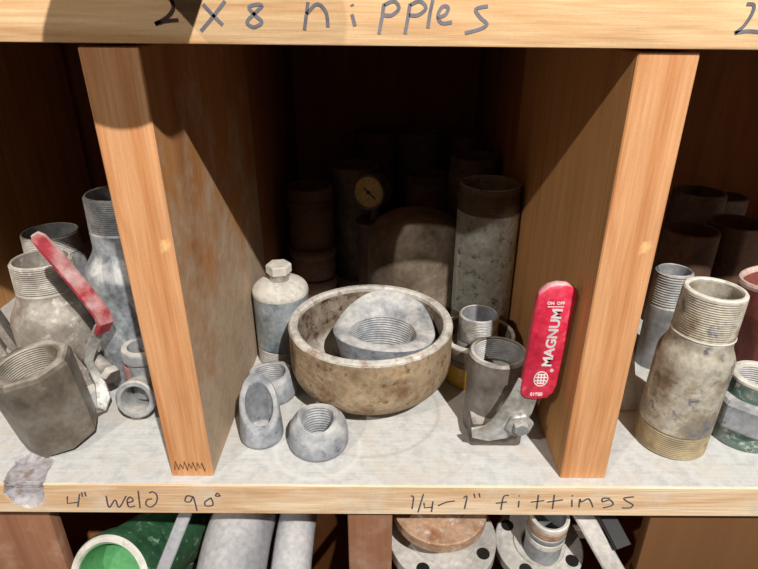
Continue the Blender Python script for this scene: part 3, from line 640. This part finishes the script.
bm = bmesh.new(); lathe(bm, [(.0221, .0755), (.0292, .0765), (.0292, .0795), (.0275, .0808), (.0228, .0808), (.0220, .0795)], 64); link('rim', bm, white_dust, UN)
bm = bmesh.new(); lathe(bm, inner_thread_prof(.0205, .045, .078, .0026, .0012, .0018), 56); link('thread', bm, galv, UN)
RC = thing('oxide_red_cup', 'oxide red cup with dusty pink rim, cut off by the right edge', 'pipe fitting', (.5200, .1900, .010), (math.radians(-8), math.radians(-8), 0))
bm = bmesh.new(); lathe(bm, [(0, .004), (.050, .004), (.056, .008), (.060, .10), (.0575, .128), (.054, .128), (.052, .10), (.048, .014), (0, .012)], 64, closed=False); link('body', bm, redcup, RC)
bm = bmesh.new(); lathe(bm, [(.053, .125), (.0585, .125), (.0590, .129), (.057, .132), (.0545, .132), (.053, .129)], 64); link('rim', bm, pinkrim, RC)
# leaning steel offcut beside the divider
PL = thing('steel_offcut', 'pale steel angle offcut leaning behind the right divider', 'steel plate', (.2860, .122, .0), (0, 0, 0))
bm = bmesh.new(); box(bm, -.030, 0, .001, .0165, .004, .075, .001, M=T((0, 0, 0), rx=-.22)); 
for v in bm.verts:
    if v.co.x > 0: v.co.x -= .012 * max(0, v.co.z) / .075
link('face', bm, white_dust, PL)
bm = bmesh.new(); box(bm, -.030, .002, 0, .0165, .034, .004, .001); link('flange', bm, dkm, PL)
bk = [((.440, .345), .0380, .152, 'dark rusty pipe, left one of the middle row in the right bay', dkrust), ((.524, .375), .0405, .152, 'dark rusty pipe, right one of the middle row in the right bay', dkrust),
      ((.510, .470), .0400, .172, 'dark pipe behind the middle row in the right bay', dkm), ((.584, .520), .0360, .150, 'dark pipe at the back corner of the right bay', dkm)]
for (x, y), r, h, lb, m in bk:
    plainpipe('steel_pipe', lb, (x, y, 0), r, h, m, 'dark pipes at the back of the right bay')
EL = thing('pipe_elbow', 'grey elbow lying low between the dark pipes of the right bay', 'pipe fitting', (.445, .262, 0))
def elbow(bm, R, r, a0, a1, w_=.004, n=40, k=18, M=None):
    rows = []
    for i in range(k + 1):
        a = a0 + (a1 - a0) * i / k; c = Vector((R * math.cos(a), R * math.sin(a), 0)); e = Vector((math.cos(a), math.sin(a), 0))
        rows.append([[bm.verts.new(c + e * q * math.cos(2 * PI * j / n) + Vector((0, 0, q * math.sin(2 * PI * j / n)))) for j in range(n)] for q in (r, r - w_)])
    for i in range(k):
        for s in (0, 1):
            for j in range(n): bm.faces.new((rows[i][s][j], rows[i][s][(j + 1) % n], rows[i + 1][s][(j + 1) % n], rows[i + 1][s][j]))
    for i in (0, k):
        for j in range(n): bm.faces.new((rows[i][0][j], rows[i][0][(j + 1) % n], rows[i][1][(j + 1) % n], rows[i][1][j]))
    if M is not None: bmesh.ops.transform(bm, matrix=M, verts=bm.verts)
bm = bmesh.new(); elbow(bm, .030, .023, 0, PI / 2, M=T((-.03, -.012, .025))); link('body', bm, galv, EL)

# ------------------------------------------------------------------ bay below the lower shelf
FZ = -.40
PW = thing('plywood_sheet', 'worn reddish plywood sheet below the shelf at the lower left', 'plywood sheet', (-.470, .03, FZ))
bm = bmesh.new(); box(bm, -.24, 0, 0, .093, .016, .325, .001)
link('face', bm, ply_low, PW)
# green pipe stub
GPr = Vector((-.324, .020, -.168)); GPa = Vector((-.16, -.86, .48)).normalized()
GPe = GPa.to_track_quat('Z', 'Y').to_euler()
GP = thing('green_pipe', 'green painted pipe end with bright green inside below the shelf', 'pipe', tuple(GPr - GPa * .2175 * 1.2), tuple(GPe))
GP.scale = (1.2, 1.2, 1.2)
bm = bmesh.new(); lathe(bm, [(.033, .002), (.0395, 0), (.040, .19), (.0385, .197), (.0430, .198), (.0435, .214), (.0425, .217), (.0375, .2175), (.034, .215)], 64); link('body', bm, grnpaint, GP)
bm = bmesh.new(); lathe(bm, [(0, .175), (.0335, .175), (.0345, .178), (.0345, .214), (.0362, .2165), (.0335, .2165), (.0325, .18), (0, .178)], 64, closed=False); link('lining', bm, grnin, GP)
bm = bmesh.new(); lathe(bm, [(.038, .2172), (.0425, .2168), (.0410, .2192), (.036, .2192), (.0345, .2170)], 64); link('rim', bm, white_dust, GP)
DT = plainpipe('teal_pipe', 'dark teal large pipe standing behind the green pipe end', (-.315, .235, FZ), .085, .088, drk_teal)
# long grey flat bar
def bar(name, label, p0, p1, w_, th, mat, wdir=(1, 0, 0)):
    t = thing(name, label, 'steel bar', p0); bm = bmesh.new(); d = Vector(p1) - Vector(p0)
    ribbon(bm, [(0, 0, 0), tuple(d * .5), tuple(d)], [w_] * 3, wdir, th); link('bar', bm, mat, t); return t
bar('flat_bar', 'grey flat steel bar slanting beside the big grey elbow', (-.262, -.006, -.16), (-.216, .085, -.055), .015, .004, elbm)
# big grey weld elbows
def big_elbow(label, loc, R, r, rot, a0=0, a1=PI / 2):
    t = thing('weld_elbow', label, 'pipe elbow', loc, rot, 'grey weld elbows'); bm = bmesh.new(); elbow(bm, R, r, a0, a1, .006, 64, 28); link('body', bm, elbm, t, sharp=50); return t
big_elbow('large primer grey weld elbow below the shelf, nearest the flat bar', (-.180, .075, -.30), .152, .040, (math.radians(90), 0, math.radians(90)), PI * .35, PI * 1.2)
big_elbow('primer grey weld elbow below the shelf, nearest the short divider', (-.113, .090, -.31), .152, .024, (math.radians(90), 0, math.radians(90)), PI * .35, PI * 1.2)
# right: flanges, nipple, bars, panel
def flange(label, loc, R, hub, mat, rot=(0, 0, 0), th=.018, bolts=4, ph=.4, bore=.03, neck=.2):
    t = thing('pipe_flange', label, 'flange', loc, rot)
    bm = bmesh.new(); lathe(bm, [(bore, 0), (R - .001, 0), (R, .001), (R, th - .001), (R - .0015, th), (hub + .001, th), (hub, th + .003), (bore + .002, th + .003), (bore, th + .001)], 72); link('disc', bm, mat, t)
    if neck:
        bm = bmesh.new(); lathe(bm, [(bore, .001), (hub * .95, .001), (hub * .8, -.03 if neck > .05 else -neck * .6), (hub * .75, -neck), (bore, -neck)], 56); link('neck', bm, mat, t)
    for k in range(bolts):
        a = ph + 2 * PI * k / bolts; bm = bmesh.new(); rr = (R + hub) / 2
        lathe(bm, [(0, 0), (.0075, 0), (.0075, .0006), (0, .0006)], 28, closed=False, M=T((rr * math.cos(a), rr * math.sin(a), th))); link('bolt_hole_dark_disc', bm, blackm, t)  # black disc paints the hole's darkness on an unpierced face
    return t
flange('rusty round flange directly under the shelf edge', (.0630, .060, -.100), .0550, .030, rustfl, (math.radians(3), 0, 0), th=.014, bolts=0, ph=.75, bore=.008, neck=.027)
flange('pale dusty flange under the rusty one', (.068, .058, -.150), .064, .040, flgm, (math.radians(5), 0, 0), ph=2.62, bore=.016, neck=.247)
flange('pale dusty flange around the short banded nipple', (.186, .060, -.162), .052, .030, flgm, (math.radians(8), 0, 0), ph=2.55, th=.014, bore=.020, neck=.235)
NB = thing('pipe_nipple', 'short banded nipple with white and orange rings under the shelf', 'pipe nipple', (.187, .050, -.158), (math.radians(6), 0, 0))
bm = bmesh.new(); lathe(bm, [(.0180, 0), (.0215, 0), (.0215, .070), (.0205, .074), (.0182, .074), (.0175, .072)], 56); link('body', bm, galv, NB)
for z0, z1, m in ((.036, .046, white_dust), (.046, .055, galv), (.055, .066, rustfl), (.066, .0745, white_dust)):
    bm = bmesh.new(); lathe(bm, [(.0205, z0), (.0222, z0 + .001), (.0226, (z0 + z1) / 2), (.0222, z1 - .001), (.0205, z1)], 56); link('band', bm, m, NB)
bar('flat_bar', 'pale grey channel bar slanting beside the banded nipple', (.262, -.020, -.135), (.205, .085, -.060), .022, .006, flgm)
bar('flat_bar', 'dark steel bar just under the shelf edge beside the tan panel', (.262, .012, -.100), (.229, .10, -.052), .020, .005, blackm)
PN = thing('tan_panel', 'smooth tan board standing below the shelf at the lower right', 'board', (.400, .020, FZ))
bm = bmesh.new(); box(bm, -.112, 0, 0, .20, .014, .35, .001); link('face', bm, card, PN)
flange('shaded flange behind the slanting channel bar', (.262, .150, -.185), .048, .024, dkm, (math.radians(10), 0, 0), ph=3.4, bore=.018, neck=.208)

# ------------------------------------------------------------------ unseen pipe added on the upper shelf to throw the shade
t = plainpipe('steel_pipe', 'unseen pipe added on the upper shelf, its end sticking out to cast shade', (-.150, .267, ZT + .0455 + .046), .045, .36, galv, rot=(PI / 2, 0, 0))
